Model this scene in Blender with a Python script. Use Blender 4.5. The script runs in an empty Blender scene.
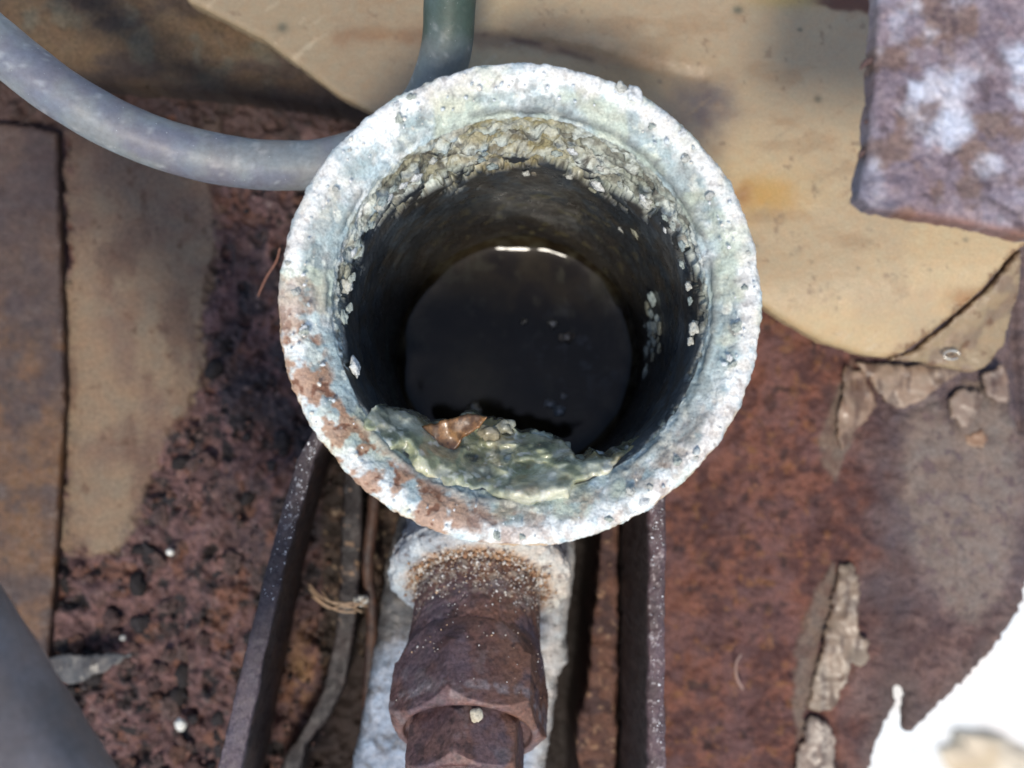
import bpy, math
import numpy as np
from mathutils import Vector
R = math.radians
sc = bpy.context.scene
C = sc.collection
MM = 0.001

# ------------------------------------------------------------------ camera
CAMZ, F = 134.0, 1081.0                       # camera height over the pipe mouth (mm), focal length (px)
cam = bpy.data.cameras.new('camera'); camo = bpy.data.objects.new('camera', cam); C.objects.link(camo)
camo.location = (0, 0, CAMZ*MM); camo.rotation_euler = (0, 0, 0)
cam.sensor_width = 36; cam.lens = 36*F/1024; cam.clip_start = .002; cam.clip_end = 200
cam.dof.use_dof = True; cam.dof.focus_distance = 147*MM; cam.dof.aperture_fstop = 17
sc.camera = camo
# ------------------------------------------------------------------ sky and sun (open shade, soft light)
SUN_EL, SUN_AZ = 64, 186                      # azimuth clockwise from +Y
w = bpy.data.worlds.new('World'); sc.world = w; w.use_nodes = True
nt = w.node_tree; bg = nt.nodes['Background']
sky = nt.nodes.new('ShaderNodeTexSky'); sky.sky_type = 'NISHITA'; sky.sun_disc = False
sky.sun_elevation = R(SUN_EL); sky.sun_rotation = R(SUN_AZ); sky.dust_density = 1.6; sky.air_density = 1.0
nt.links.new(sky.outputs[0], bg.inputs[0]); bg.inputs[1].default_value = 0.10
sun = bpy.data.lights.new('sun', 'SUN'); suno = bpy.data.objects.new('sun', sun); C.objects.link(suno)
sun.energy = 1.5; sun.angle = R(10); sun.color = (1, .93, .81)
sd_ = Vector((math.sin(R(SUN_AZ))*math.cos(R(SUN_EL)), math.cos(R(SUN_AZ))*math.cos(R(SUN_EL)), math.sin(R(SUN_EL))))
suno.rotation_euler = sd_.to_track_quat('Z', 'Y').to_euler(); suno.location = (0, 0, 1)
vs = sc.view_settings; vs.view_transform = 'Standard'; vs.look = 'None'; vs.gamma = 1; vs.use_curve_mapping = False
vs.exposure = 1.02

# ------------------------------------------------------------------ helpers
rng = np.random.default_rng(7)
def P(px, py, z):
    px = np.asarray(px, float); py = np.asarray(py, float); z = np.asarray(z, float)
    k = (CAMZ - z)/F
    return np.stack(np.broadcast_arrays((px-512)*k, (384-py)*k, z), -1)

def hash3(i, j, k, seed):
    h = (i.astype(np.uint32)*np.uint32(374761393) + j.astype(np.uint32)*np.uint32(668265263)
         + k.astype(np.uint32)*np.uint32(2147483647) + np.uint32(seed*1013904223 & 0xffffffff))
    h = (h ^ (h >> np.uint32(13)))*np.uint32(1274126177)
    h = (h ^ (h >> np.uint32(16)))*np.uint32(2246822519)
    h = h ^ (h >> np.uint32(15))
    return (h & np.uint32(0xffffff)).astype(np.float64)/0xffffff
def vn(p, seed=0):
    i = np.floor(p).astype(np.int64); f = p - i; f = f*f*f*(f*(f*6-15)+10)
    r = 0
    for dx in (0, 1):
        for dy in (0, 1):
            for dz in (0, 1):
                wgt = (f[..., 0] if dx else 1-f[..., 0])*(f[..., 1] if dy else 1-f[..., 1])*(f[..., 2] if dz else 1-f[..., 2])
                r = r + wgt*hash3(i[..., 0]+dx, i[..., 1]+dy, i[..., 2]+dz, seed)
    return r
def fbm(p, size, octv=4, seed=0, gain=.5):
    """p in mm, size = feature size in mm, result about -1..1"""
    q = p/size + 37.17*(seed+1); s = 0; a = 1; t = 0
    for o in range(octv):
        s = s + a*(vn(q, seed*7+o)*2-1); t += a; a *= gain; q = q*2.03+11.3
    return s/t*1.6
def worley(p, size, seed=0):
    q = p/size + 19.3*(seed+1); i = np.floor(q).astype(np.int64); best = np.full(q.shape[:-1], 9.); ident = np.zeros(q.shape[:-1])
    for dx in (-1, 0, 1):
        for dy in (-1, 0, 1):
            for dz in (-1, 0, 1):
                a, b, c = i[..., 0]+dx, i[..., 1]+dy, i[..., 2]+dz
                d = (a+hash3(a, b, c, seed)-q[..., 0])**2 + (b+hash3(a, b, c, seed+1)-q[..., 1])**2 + (c+hash3(a, b, c, seed+2)-q[..., 2])**2
                m = d < best; best = np.where(m, d, best); ident = np.where(m, hash3(a, b, c, seed+5), ident)
    return np.sqrt(best), ident
def sst(a, b, x):
    t = np.clip((x-a)/(b-a), 0, 1); return t*t*(3-2*t)
def mix(a, b, t):
    t = np.asarray(t)[..., None]; return np.asarray(a)*(1-t) + np.asarray(b)*t
def sdpoly(px, py, poly):
    poly = np.asarray(poly, float); n = len(poly); d = np.full(px.shape, 1e18); ins = np.zeros(px.shape, bool)
    for i in range(n):
        a, b = poly[i], poly[(i+1) % n]; e = b-a; wx, wy = px-a[0], py-a[1]
        t = np.clip((wx*e[0]+wy*e[1])/(e@e+1e-12), 0, 1)
        d = np.minimum(d, (wx-e[0]*t)**2+(wy-e[1]*t)**2)
        c = (a[1] > py) != (b[1] > py)
        with np.errstate(divide='ignore', invalid='ignore'):
            xx = (b[0]-a[0])*(py-a[1])/(b[1]-a[1]+1e-12)+a[0]
        ins ^= c & (px < xx)
    d = np.sqrt(d); return np.where(ins, -d, d)
def line_d(px, py, pts):
    d = np.full(px.shape, 1e18); pts = np.asarray(pts, float)
    for a, b in zip(pts[:-1], pts[1:]):
        e = b-a; t = np.clip(((px-a[0])*e[0]+(py-a[1])*e[1])/(e@e), 0, 1)
        d = np.minimum(d, (px-a[0]-e[0]*t)**2+(py-a[1]-e[1]*t)**2)
    return np.sqrt(d)
def catmull(pts, n):
    pts = np.asarray(pts, float); p = np.vstack([2*pts[0]-pts[1], pts, 2*pts[-1]-pts[-2]]); out = []
    for i in range(1, len(p)-2):
        for t in np.arange(n)/n:
            out.append(.5*((2*p[i])+(-p[i-1]+p[i+1])*t+(2*p[i-1]-5*p[i]+4*p[i+1]-p[i+2])*t*t+(-p[i-1]+3*p[i]-3*p[i+1]+p[i+2])*t**3))
    out.append(p[-2]); return np.array(out)

# ------------------------------------------------------------------ objects
def tag(o, label=None, cat=None, group=None, kind=None):
    for k, v in (('label', label), ('category', cat), ('group', group), ('kind', kind)):
        if v: o[k] = v
    return o
def empty(name, at, label, cat, group=None):
    o = bpy.data.objects.new(name, None); C.objects.link(o); o.location = Vector(at)*MM; o.empty_display_size = .005
    return tag(o, label, cat, group)
def obj(name, V, Q, m, parent=None, col=None, smooth=True, origin=None):
    """V in mm world, Q face index array (n,4) or list"""
    V = np.asarray(V, float)
    if parent is not None: org = np.array(parent.get('_org', list(parent.location)))/MM if '_org' in parent else np.array(parent.location)/MM
    elif origin is not None: org = np.asarray(origin, float)
    else:
        org = V.mean(0); org[2] = V[:, 2].min()
    me = bpy.data.meshes.new(name)
    L = ((V-org)*MM)
    if isinstance(Q, np.ndarray):
        n, k = Q.shape
        me.vertices.add(len(L)); me.vertices.foreach_set('co', L.ravel().astype(np.float32))
        me.loops.add(n*k); me.loops.foreach_set('vertex_index', Q.ravel().astype(np.int32))
        me.polygons.add(n); me.polygons.foreach_set('loop_start', (np.arange(n)*k).astype(np.int32))
        me.update(calc_edges=True)
    else:
        me.from_pydata(L.tolist(), [], Q)
    me.validate()
    me.polygons.foreach_set('use_smooth', [smooth]*len(me.polygons))
    if col is not None:
        a = me.color_attributes.new('Col', 'FLOAT_COLOR', 'POINT')
        c = np.ones((len(me.vertices), 4), np.float32); c[:, :3] = np.clip(col, 0.004, .9)
        a.data.foreach_set('color', c.ravel())
    me.materials.append(m)
    o = bpy.data.objects.new(name, me); C.objects.link(o)
    if parent is not None: o.parent = parent
    else: o.location = Vector(org)*MM
    return o

def mat(name, rough=.6, metal=0, bump=.3, bsize=.5, var=.35, vsize=.35, speck=None, col=None, rvar=.2, spec=.5, coat=0, sss=0, bump2=0, hue=.7):
    """procedural: colour attribute (or a plain colour) broken up by fine noise, speckles, uneven gloss and relief (sizes in mm)"""
    m = bpy.data.materials.new(name); m.use_nodes = True; t = m.node_tree; N = t.nodes; Lk = t.links
    b = N['Principled BSDF']
    tc = N.new('ShaderNodeTexCoord'); mp = N.new('ShaderNodeMapping'); mp.inputs['Scale'].default_value = (1000,)*3
    Lk.new(tc.outputs['Object'], mp.inputs[0])
    def noise(size, det=5, ro=.6):
        n = N.new('ShaderNodeTexNoise'); n.inputs['Scale'].default_value = 1/size; n.inputs['Detail'].default_value = det
        n.inputs['Roughness'].default_value = ro; Lk.new(mp.outputs[0], n.inputs['Vector']); return n
    if col is None:
        c = N.new('ShaderNodeVertexColor'); c.layer_name = 'Col'; co = c.outputs[0]
    else:
        c = N.new('ShaderNodeRGB'); c.outputs[0].default_value = (*col, 1); co = c.outputs[0]
    n1 = noise(vsize, 6, .65)
    mr = N.new('ShaderNodeMapRange'); mr.inputs[1].default_value = .3; mr.inputs[2].default_value = .7
    mr.inputs[3].default_value = 1-var; mr.inputs[4].default_value = 1+var; Lk.new(n1.outputs[0], mr.inputs[0])
    vm = N.new('ShaderNodeVectorMath'); vm.operation = 'SCALE'; Lk.new(co, vm.inputs[0]); Lk.new(mr.outputs[0], vm.inputs['Scale'])
    out = vm.outputs[0]
    # slight hue wander
    n2 = noise(vsize*6, 4); mx = N.new('ShaderNodeMix'); mx.data_type = 'RGBA'; mx.blend_type = 'MULTIPLY'
    cr = N.new('ShaderNodeValToRGB'); cr.color_ramp.elements[0].position = .35; cr.color_ramp.elements[1].position = .65
    cr.color_ramp.elements[0].color = (1.0, .9, .82, 1); cr.color_ramp.elements[1].color = (.9, .97, 1.0, 1)
    Lk.new(n2.outputs[0], cr.inputs[0]); mx.inputs[0].default_value = hue; Lk.new(out, mx.inputs['A']); Lk.new(cr.outputs[0], mx.inputs['B'])
    out = mx.outputs['Result']
    if speck:
        thr, ssize, scol = speck
        v = noise(ssize, 2, .5); g = N.new('ShaderNodeMapRange'); g.inputs[1].default_value = thr; g.inputs[2].default_value = thr+.04
        Lk.new(v.outputs[0], g.inputs[0]); mx = N.new('ShaderNodeMix'); mx.data_type = 'RGBA'
        Lk.new(g.outputs[0], mx.inputs[0]); Lk.new(out, mx.inputs['A']); mx.inputs['B'].default_value = (*scol, 1); out = mx.outputs['Result']
    Lk.new(out, b.inputs['Base Color'])
    n3 = noise(vsize*3, 4); r = N.new('ShaderNodeMapRange'); r.inputs[1].default_value = .3; r.inputs[2].default_value = .7
    r.inputs[3].default_value = max(.03, rough-rvar); r.inputs[4].default_value = min(1, rough+rvar)
    Lk.new(n3.outputs[0], r.inputs[0]); Lk.new(r.outputs[0], b.inputs['Roughness'])
    b.inputs['Metallic'].default_value = metal; b.inputs['Specular IOR Level'].default_value = spec
    if coat: b.inputs['Coat Weight'].default_value = coat; b.inputs['Coat Roughness'].default_value = .12
    if sss:
        b.inputs['Subsurface Weight'].default_value = sss; b.inputs['Subsurface Radius'].default_value = (.0012, .001, .0006); b.inputs['Subsurface Scale'].default_value = 1
    bp = N.new('ShaderNodeBump'); bp.inputs['Strength'].default_value = min(1, bump); bp.inputs['Distance'].default_value = bsize*.35*MM
    n4 = noise(bsize, 7, .65); Lk.new(n4.outputs[0], bp.inputs['Height']); Lk.new(bp.outputs[0], b.inputs['Normal'])
    if bump2:
        b2 = N.new('ShaderNodeBump'); b2.inputs['Strength'].default_value = bump2; b2.inputs['Distance'].default_value = .1*MM
        n5 = noise(bsize*.3, 3, .6); Lk.new(n5.outputs[0], b2.inputs['Height']); Lk.new(bp.outputs[0], b2.inputs['Normal']); Lk.new(b2.outputs[0], b.inputs['Normal'])
    return m

def sheet(name, poly, step, zf, disp, colf, m, parent=None, thick=1.0, rag=0, ragsize=2, bev=0, holes=(), origin=None):
    """solid sheet with the outline poly (px at its own depth), height zf(px,py) mm, relief disp(xyz,px,py) mm"""
    poly = np.asarray(poly, float)
    x0, y0 = poly.min(0)-step*3; x1, y1 = poly.max(0)+step*3
    xs = np.arange(x0, x1, step); ys = np.arange(y0, y1, step); PX, PY = np.meshgrid(xs, ys)
    sd = sdpoly(PX, PY, poly)
    for h in holes: sd = np.maximum(sd, -sdpoly(PX, PY, h))
    z0 = float(np.mean(zf(PX, PY)))
    kk = (CAMZ-z0)/F
    if rag:
        pp = np.stack([PX*kk, -PY*kk, 0*PX], -1); sd = sd + rag*fbm(pp, ragsize, 4, 3)
    gy, gx = np.gradient(sd, step); g2 = gx*gx+gy*gy+1e-6
    mv = (sd > -step*.45) & (sd < step*1.6)
    PX = np.where(mv, PX-sd*gx/g2, PX); PY = np.where(mv, PY-sd*gy/g2, PY)
    ok = sd < step*1.6; inn = sd < -step*.45
    Z = zf(PX, PY)*np.ones_like(PX); V = P(PX, PY, Z)
    if disp is not None: V[..., 2] += disp(V, PX, PY)
    if bev:
        d = np.clip(-sd*kk, 0, bev); V[..., 2] -= bev*(1-np.sqrt(np.clip(1-(1-d/bev)**2, 0, 1)))
    col = colf(V, PX, PY)
    ny, nx = PX.shape; I = np.arange(ny*nx).reshape(ny, nx)
    q = np.stack([I[:-1, :-1], I[1:, :-1], I[1:, 1:], I[:-1, 1:]], -1).reshape(-1, 4)
    okf = ok.ravel()[q].all(1) & inn.ravel()[q].any(1); q = q[okf]
    used, inv = np.unique(q.ravel(), return_inverse=True); q = inv.reshape(-1, 4)
    V = V.reshape(-1, 3)[used]; col = col.reshape(-1, 3)[used]
    e = np.concatenate([q[:, [0, 1]], q[:, [1, 2]], q[:, [2, 3]], q[:, [3, 0]]])
    key = np.sort(e, 1); kid = key[:, 0].astype(np.int64)*len(V)+key[:, 1]
    u, idx, cnt = np.unique(kid, return_index=True, return_counts=True); be = e[idx[cnt == 1]]
    if thick and len(be):
        bv, binv = np.unique(be.ravel(), return_inverse=True); be2 = binv.reshape(-1, 2); n = len(V); nb = len(bv)
        nl = max(1, int(thick/1.2)); nl = min(nl, 12)
        rings = [V[bv]]
        for l in range(1, nl+1):
            r_ = V[bv].copy(); r_[:, 2] -= thick*l/nl
            if nl > 1: r_[:, :2] += .12*np.stack([fbm(r_, 1.3, 2, 5), fbm(r_, 1.3, 2, 6)], -1)
            rings.append(r_)
        V = np.vstack([V]+rings); col = np.vstack([col]+[col[bv]]*(nl+1))
        sk = [np.stack([n+l*nb+be2[:, 1], n+l*nb+be2[:, 0], n+(l+1)*nb+be2[:, 0], n+(l+1)*nb+be2[:, 1]], -1) for l in range(nl)]
        q = np.vstack([q]+sk)
    return obj(name, V, q, m, parent, col, origin=origin)

def tube(name, pts, rad, m, parent=None, seg=16, colf=None, disp=0, origin=None, n=10, dsize=2):
    path = catmull(pts, n); rad = np.interp(np.linspace(0, 1, len(path)), np.linspace(0, 1, np.size(rad)), np.atleast_1d(rad)) if np.size(rad) > 1 else np.full(len(path), float(rad))
    t = np.gradient(path, axis=0); t /= np.linalg.norm(t, axis=1)[:, None]
    up = np.array([0.03, .02, 1.]); a = np.cross(t, up); a /= np.linalg.norm(a, axis=1)[:, None]+1e-9; b = np.cross(a, t)
    th = np.arange(seg)/seg*2*np.pi
    nrm = a[:, None]*np.cos(th)[None, :, None]+b[:, None]*np.sin(th)[None, :, None]
    V = path[:, None]+nrm*rad[:, None, None]
    if disp: V = V+nrm*(disp*fbm(V, dsize, 3, 2))[..., None]
    I = np.arange(len(path)*seg).reshape(len(path), seg); J = np.roll(I, -1, 1)
    q = np.stack([I[:-1], J[:-1], J[1:], I[1:]], -1).reshape(-1, 4)
    V = V.reshape(-1, 3)
    n0 = len(V); V = np.vstack([V, path[0], path[-1]])
    caps = [[n0, int(J[0, k]), int(I[0, k]), int(I[0, k])] for k in range(seg)]
    fl = q.tolist() + [[n0, int(J[0, k]), int(I[0, k])] for k in range(seg)] + [[n0+1, int(I[-1, k]), int(J[-1, k])] for k in range(seg)]
    return obj(name, V, fl, m, parent, colf(V) if colf else None, origin=origin)

def ring_mesh(frame, S, RR, TH):
    """frame (origin,a,u,v); S (n,) axial or (n,m), RR (n,m) radii, TH (m,)"""
    o, a, u, v = frame
    S = S if S.ndim == 2 else S[:, None]*np.ones((1, len(TH)))
    V = o+a*S[..., None]+(u*np.cos(TH)[None, :, None]+v*np.sin(TH)[None, :, None])*RR[..., None]
    n, m_ = RR.shape; I = np.arange(n*m_).reshape(n, m_); J = np.roll(I, -1, 1)
    return V, np.stack([I[:-1], J[:-1], J[1:], I[1:]], -1).reshape(-1, 4)

import bmesh
def ico(sub):
    bm = bmesh.new(); bmesh.ops.create_icosphere(bm, subdivisions=sub, radius=1); V = np.array([v.co[:] for v in bm.verts]); T = np.array([[v.index for v in f.verts] for f in bm.faces]); bm.free(); return V, T
ICO1, ICO2, ICO3 = ico(1), ico(2), ico(3)
def lumps(name, pos, size, m, parent, cols, sub=1, flat=(1, 1, 1), origin=None, nz=.35):
    """many small grains joined in one mesh"""
    bv, bt = (None, ICO1, ICO2, ICO3)[sub]; VV = []; TT = []; CC = []; n = 0
    for p, s, c in zip(pos, size, cols):
        v = bv*(1+nz*rng.normal(size=(len(bv), 1))*.6)*s*np.array(flat)*rng.uniform(.7, 1.3, 3)
        a = rng.uniform(0, 6.28); ca, sa = math.cos(a), math.sin(a); v = v@np.array([[ca, sa, 0], [-sa, ca, 0], [0, 0, 1]])
        VV.append(v+p); TT.append(bt+n); CC.append(np.tile(c, (len(bv), 1))); n += len(bv)
    o = obj(name, np.vstack(VV), np.vstack(TT), m, parent, np.vstack(CC), origin=origin); return o

# ------------------------------------------------------------------ materials
M_rust = mat('rusted_steel', .78, 0, .9, .9, .45, .5, rvar=.15, spec=.35, bump2=.5)
M_rustdark = mat('dark_rusted_steel', .62, .0, .7, .6, .4, .45, rvar=.2, spec=.5, bump2=.4)
M_paint = mat('old_beige_paint', .45, 0, .35, 1.6, .13, .35, rvar=.15, spec=.45, bump2=.2, hue=.5)
M_crust = mat('corrosion_crust', .75, 0, 1, .7, .28, .35, rvar=.15, spec=.4, bump2=.5, hue=.15)
M_alu = mat('oxidised_aluminium', .6, .1, .6, .5, .35, .4, rvar=.15, spec=.5, bump2=.5)
M_fit = mat('brown_rusted_fitting', .5, .15, .55, .6, .4, .6, rvar=.15, spec=.5, bump2=.5)
M_slime = mat('wet_sludge', .2, 0, .35, 1.4, .2, .6, rvar=.12, spec=.5, coat=1, sss=.3, hue=.3)
M_hose = mat('dusty_grey_rubber', .5, 0, .25, .5, .16, .9, rvar=.12, spec=.45, bump2=.2, speck=(.74, .35, (.6, .62, .62)))
M_concrete = mat('pale_concrete', .9, 0, .5, 6, .12, 12)
M_fibre = mat('dry_fibre', .6, 0, .2, .5, .2, .5)

# ------------------------------------------------------------------ the setting
# ground far below, seen past the edge of the rusted floor
g = 60; xs = np.linspace(-1500, 1500, g*2); X, Y = np.meshgrid(xs, xs); GZ = -620
Vg = np.stack([X, Y, GZ+1.5*fbm(np.stack([X, Y, 0*X], -1), 120, 4, 1)], -1); I = np.arange(X.size).reshape(X.shape)
q = np.stack([I[:-1, :-1], I[:-1, 1:], I[1:, 1:], I[1:, :-1]], -1).reshape(-1, 4)
cg = mix((.78, .77, .74), (.66, .63, .56), sst(.1, .8, fbm(Vg, 90, 4, 9)))
tag(obj('ground', Vg.reshape(-1, 3), q, M_concrete, None, cg.reshape(-1, 3), origin=(0, 0, GZ)), kind='structure')

PAN = -75.
pan_poly = [(-130, -80), (1130, -80), (1130, 480), (1040, 500), (1030, 560), (1024, 598), (1013, 624), (992, 652), (962, 683), (932, 714), (907, 737),
            (904, 722), (905, 708), (907, 697), (905, 689), (899, 686), (894, 691), (896, 703), (893, 712), (885, 722), (878, 738), (871, 765), (862, 800), (860, 860), (-130, 860)]
lp_poly = [(66, 120), (215, 120), (222, 200), (214, 260), (205, 330), (190, 400), (165, 440), (150, 500), (125, 540), (95, 556), (60, 556)]
grey_poly = [(905, 420), (930, 395), (960, 425), (1000, 400), (1022, 430), (1018, 540), (1000, 600), (975, 628), (945, 605), (915, 560), (900, 500)]
def warp(V, px, py, a=14, s=9):
    return px+a*fbm(V, s, 4, 21), py+a*fbm(V, s, 4, 22)
slot = [(572, 500), (604, 500), (597, 600), (588, 690), (578, 760), (578, 870), (535, 870), (545, 768), (562, 650)]  # slots are recesses shaped to keep the gaps black
slot2 = [(292, 768), (330, 700), (352, 650), (372, 700), (360, 870), (270, 870)]
def pan_masks(V, px, py):
    wx, wy = warp(V, px, py)
    left = 1-sst(-7, 5, sdpoly(wx, wy, lp_poly)+5*fbm(V, 1.3, 3, 49))
    fl = [[(804, 610), (835, 560), (838, 600), (822, 640), (812, 700), (796, 745), (790, 700)], [(818, 440), (850, 360), (860, 400), (838, 480), (822, 470)],
          [(960, 380), (1010, 375), (1012, 440), (985, 470), (955, 430)]]
    wx2, wy2 = warp(V, px, py, 5, 4)
    rb = sum(1-sst(-2, 2, sdpoly(wx2, wy2, f)) for f in fl)
    gr = 1-sst(-14, 12, sdpoly(wx2, wy2, grey_poly))
    return left, np.clip(rb, 0, 1), gr
def pan_z(px, py):
    z = np.full(np.shape(px), PAN)
    z = z+3*sst(800, 1000, px)*sst(300, 500, py) - 6*sst(0, 60, px-(1000-.75*(py-640)))*sst(560, 640, py)
    return z
def pan_disp(V, px, py):
    left, rb, gr = pan_masks(V, px, py)
    rustiness = np.clip(1-left-.8*gr-rb*.7, 0, 1)
    lh = 1-sst(380, 640, px)
    w1, _ = worley(V+.8*np.stack([fbm(V, 2, 2, 41), fbm(V, 2, 2, 42), 0*px], -1), 2.2, 3)
    d = 1.5*fbm(V, 7, 5, 2, .6)*(.4+.9*lh)*rustiness + .7*(w1-.5)*rustiness*(.6+lh) + .35*fbm(V, 1.1, 3, 8)*rustiness
    pits = sst(.35, .8, fbm(V, 3.2, 4, 12))
    d = d-1.6*pits*rustiness*lh
    d = d-.5*(1-left)*lh + .1*fbm(V, 10, 3, 3)
    d = d-8*(1-sst(118, 150, np.hypot(px-517, py-333)))
    d = d-34*(1-sst(-3, 4, sdpoly(px, py, slot))) - 22*(1-sst(-4, 4, sdpoly(px, py, slot2)))
    # torn paint ridges at the right
    d = d+.25*rb-.6*np.exp(-(line_d(*warp(V, px, py, 5, 4), [(872, 385), (885, 404), (905, 410), (960, 392), (1005, 372), (1014, 330)])/4)**2)
    d = d-1.2*np.exp(-(line_d(px, py, [(1012, 300), (1018, 380), (1022, 430)])/4)**2)
    return d
def pan_col(V, px, py):
    left, rb, gr = pan_masks(V, px, py)
    n1 = fbm(V, 9, 5, 31); n2 = fbm(V, 2.4, 5, 32); n3 = fbm(V, 1.2, 4, 33); n4 = fbm(V, 5, 4, 34)
    w1, wid = worley(V, 2.6, 9)
    # left side: brown, purple grey, black pits
    cl = mix((.078, .042, .041), (.155, .086, .080), sst(-.5, .7, n2))
    cl = mix(cl, (.15, .066, .038), .65*sst(.3, .7, fbm(V, 4, 4, 35)))
    cl = mix(cl, (.018, .014, .015), sst(.05, .5, fbm(V, 3.2, 4, 12)))
    cl = mix(cl, (.03, .026, .03), .85*sst(-.4, .4, n4)*(1-sst(70, 150, np.hypot(px-310, (py-400)*.6))))
    cl = mix(cl, (.27, .19, .17), .5*sst(.5, .9, n3))
    # right side: red brown with orange mottle
    cr = mix((.070, .029, .025), (.155, .062, .042), sst(-.5, .6, n2+.5*n1)); cr = mix(cr, (.13, .066, .062), .6*sst(.0, .6, fbm(V, 7, 4, 39)))
    cr = mix(cr, (.19, .085, .036), .7*sst(.3, .8, fbm(V, 1.8, 4, 36))*(1-sst(800, 860, px+20*n1)))
    cr = mix(cr, (.032, .016, .015), .85*sst(.35, .8, fbm(V, 3, 4, 37)))
    cr = mix(cr, mix((.15, .092, .080), (.075, .042, .040), sst(-.3, .5, fbm(V, 4, 4, 38))), sst(820, 900, px+45*n1))
    cr = mix(cr, (.062, .04, .04), .6*sst(860, 890, px+10*n1)*(1-sst(900, 930, px+10*n1)))
    cr = mix(cr, (.12, .10, .11), .5*sst(860, 930, px+30*n4)*sst(640, 560, py))
    c = mix(cl, cr, sst(470, 520, px))
    # channel floor between the rails: dark gritty dirt
    ch = sst(318, 326, px)*(1-sst(640, 650, px))*sst(400, 440, py)
    dirt = mix((.028, .02, .017), (.085, .055, .042), sst(-.1, .7, n2)); dirt = mix(dirt, (.3, .22, .15), .8*sst(.55, .8, n3))
    c = mix(c, dirt, ch*(1-sst(470, 480, px)))
    c = mix(c, (.22, .12, .055), .8*sst(-.2, .3, n2)*np.exp(-(np.hypot(px-302, (py-670)*.4)/18)**2))
    sl = 1-sst(-3, 6, sdpoly(px, py, slot)); c = mix(c, (.02, .014, .012), sl)  # near-black colour adds painted shade inside both slots
    c = mix(c, (.025, .016, .014), 1-sst(-3, 6, sdpoly(px, py, slot2)))
    # beige paint left of it
    p = mix((.225, .158, .102), (.165, .108, .076), sst(-.3, .8, n1)); p = mix(p, (.19, .145, .10), .6*sst(.1, .6, n4))
    p = mix(p, (.10, .05, .03), .5*sst(.55, .8, n2)); p = mix(p, (.10, .068, .058), .6*(1-sst(150, 320, py+40*n4))); p = mix(p, (.09, .05, .028), .7*sst(.9, 1.1, n2+.5*sst(.1, .5, n3)))
    p = mix(p, (.10, .055, .04), .55*sst(.1, .6, fbm(V*np.array([1, .5, 1]), 6, 5, 40))); c = mix(c, p, left*(1-.5*sst(.3, .6, fbm(V, 1.5, 4, 48))*sst(-26, -2, sdpoly(px, py, lp_poly))))
    pr = mix((.17, .13, .10), (.11, .078, .062), sst(-.2, .6, n2)); c = mix(c, pr, rb*.75)
    gg = mix((.205, .162, .135), (.15, .112, .092), sst(-.3, .7, n2)); c = mix(c, gg, gr*sst(-.75, -.2, n3-.2*n2)*.85)
    lip = sst(0, 26, 26-np.abs(sdpoly(px, py, pan_poly)))*sst(560, 620, py)*sst(850, 880, px)
    c = mix(c, (.115, .085, .075), .7*lip)
    # dark brown band under the brace, with the brace's shadow painted in
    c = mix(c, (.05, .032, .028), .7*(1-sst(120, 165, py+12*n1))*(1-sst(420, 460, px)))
    c = mix(c, (.13, .05, .02), .8*sst(.1, .5, n2)*np.exp(-(np.hypot((px-175)*.8, py-112)/12)**2))
    return c
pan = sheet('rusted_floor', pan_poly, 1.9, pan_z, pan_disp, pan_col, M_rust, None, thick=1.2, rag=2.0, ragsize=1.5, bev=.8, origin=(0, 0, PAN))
tag(pan, kind='structure')

def flat(z): return lambda px, py: np.full(np.shape(px), float(z))
def rough(a, s, seed=4): return lambda V, px, py: a*fbm(V, s, 4, seed)
def two(c1, c2, s, seed=1, lo=-.4, hi=.6): return lambda V, px=None, py=None: mix(c1, c2, sst(lo, hi, fbm(V, s, 4, seed)))
# flakes of old paint still clinging to the floor at the right
def curl(z, ax, amt):                          # lifts towards one side
    return lambda px, py: z+amt*np.clip((px-ax)/30, -1.5, 1.5)
M_flake = mat('peeling_paint', .42, 0, .12, 1.5, .12, .8, rvar=.15, spec=.5, bump2=.08)
flk = [
 ([(852, 361), (895, 366), (940, 365), (962, 372), (945, 384), (925, 398), (904, 409), (886, 402), (874, 388), (866, 372)], (.25, .20, .16), (.15, .115, .09), curl(-72.7, 900, .4)),
 ([(846, 364), (866, 376), (872, 392), (878, 407), (864, 421), (850, 440), (842, 452), (838, 436), (842, 400)], (.23, .175, .135), (.15, .11, .085), curl(-73.2, 860, -.7)),
 ([(952, 398), (964, 389), (984, 394), (977, 416), (967, 428), (953, 418)], (.22, .18, .155), (.15, .12, .10), curl(-72.0, 968, .5)),
 ([(984, 374), (1003, 364), (1010, 384), (1008, 404), (996, 402), (986, 392)], (.19, .15, .13), (.13, .10, .09), curl(-71.6, 998, .5)),
 ([(842, 567), (849, 563), (858, 576), (861, 594), (858, 618), (860, 632), (869, 644), (869, 660), (860, 667), (852, 664), (845, 684), (838, 706), (822, 712), (808, 710), (812, 686), (824, 640), (833, 600)], (.20, .165, .13), (.13, .105, .085), curl(-72.8, 842, .9)),
 ([(812, 716), (826, 722), (833, 728), (836, 768), (836, 800), (788, 800), (799, 752)], (.20, .17, .15), (.13, .11, .10), curl(-72.9, 815, .8)),
 ([(966, 436), (982, 430), (990, 440), (984, 449), (970, 446)], (.24, .17, .12), (.17, .11, .08), curl(-72.0, 975, .4)),
]
for poly, c1, c2, zf in flk:
    sheet('paint_flake', poly, 1.5, zf, rough(.5, 5), lambda V, px, py, c1=c1, c2=c2: mix(np.array(c1)*np.array((1.1, .98, .86)), np.array(c2)*np.array((.8, .66, .58)), sst(-.1, .6, fbm(V*np.array([1.5, .45, 1]), 1.6, 4, 5))), M_flake, pan, thick=.35, rag=2.8, ragsize=1.6, bev=.35)
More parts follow.
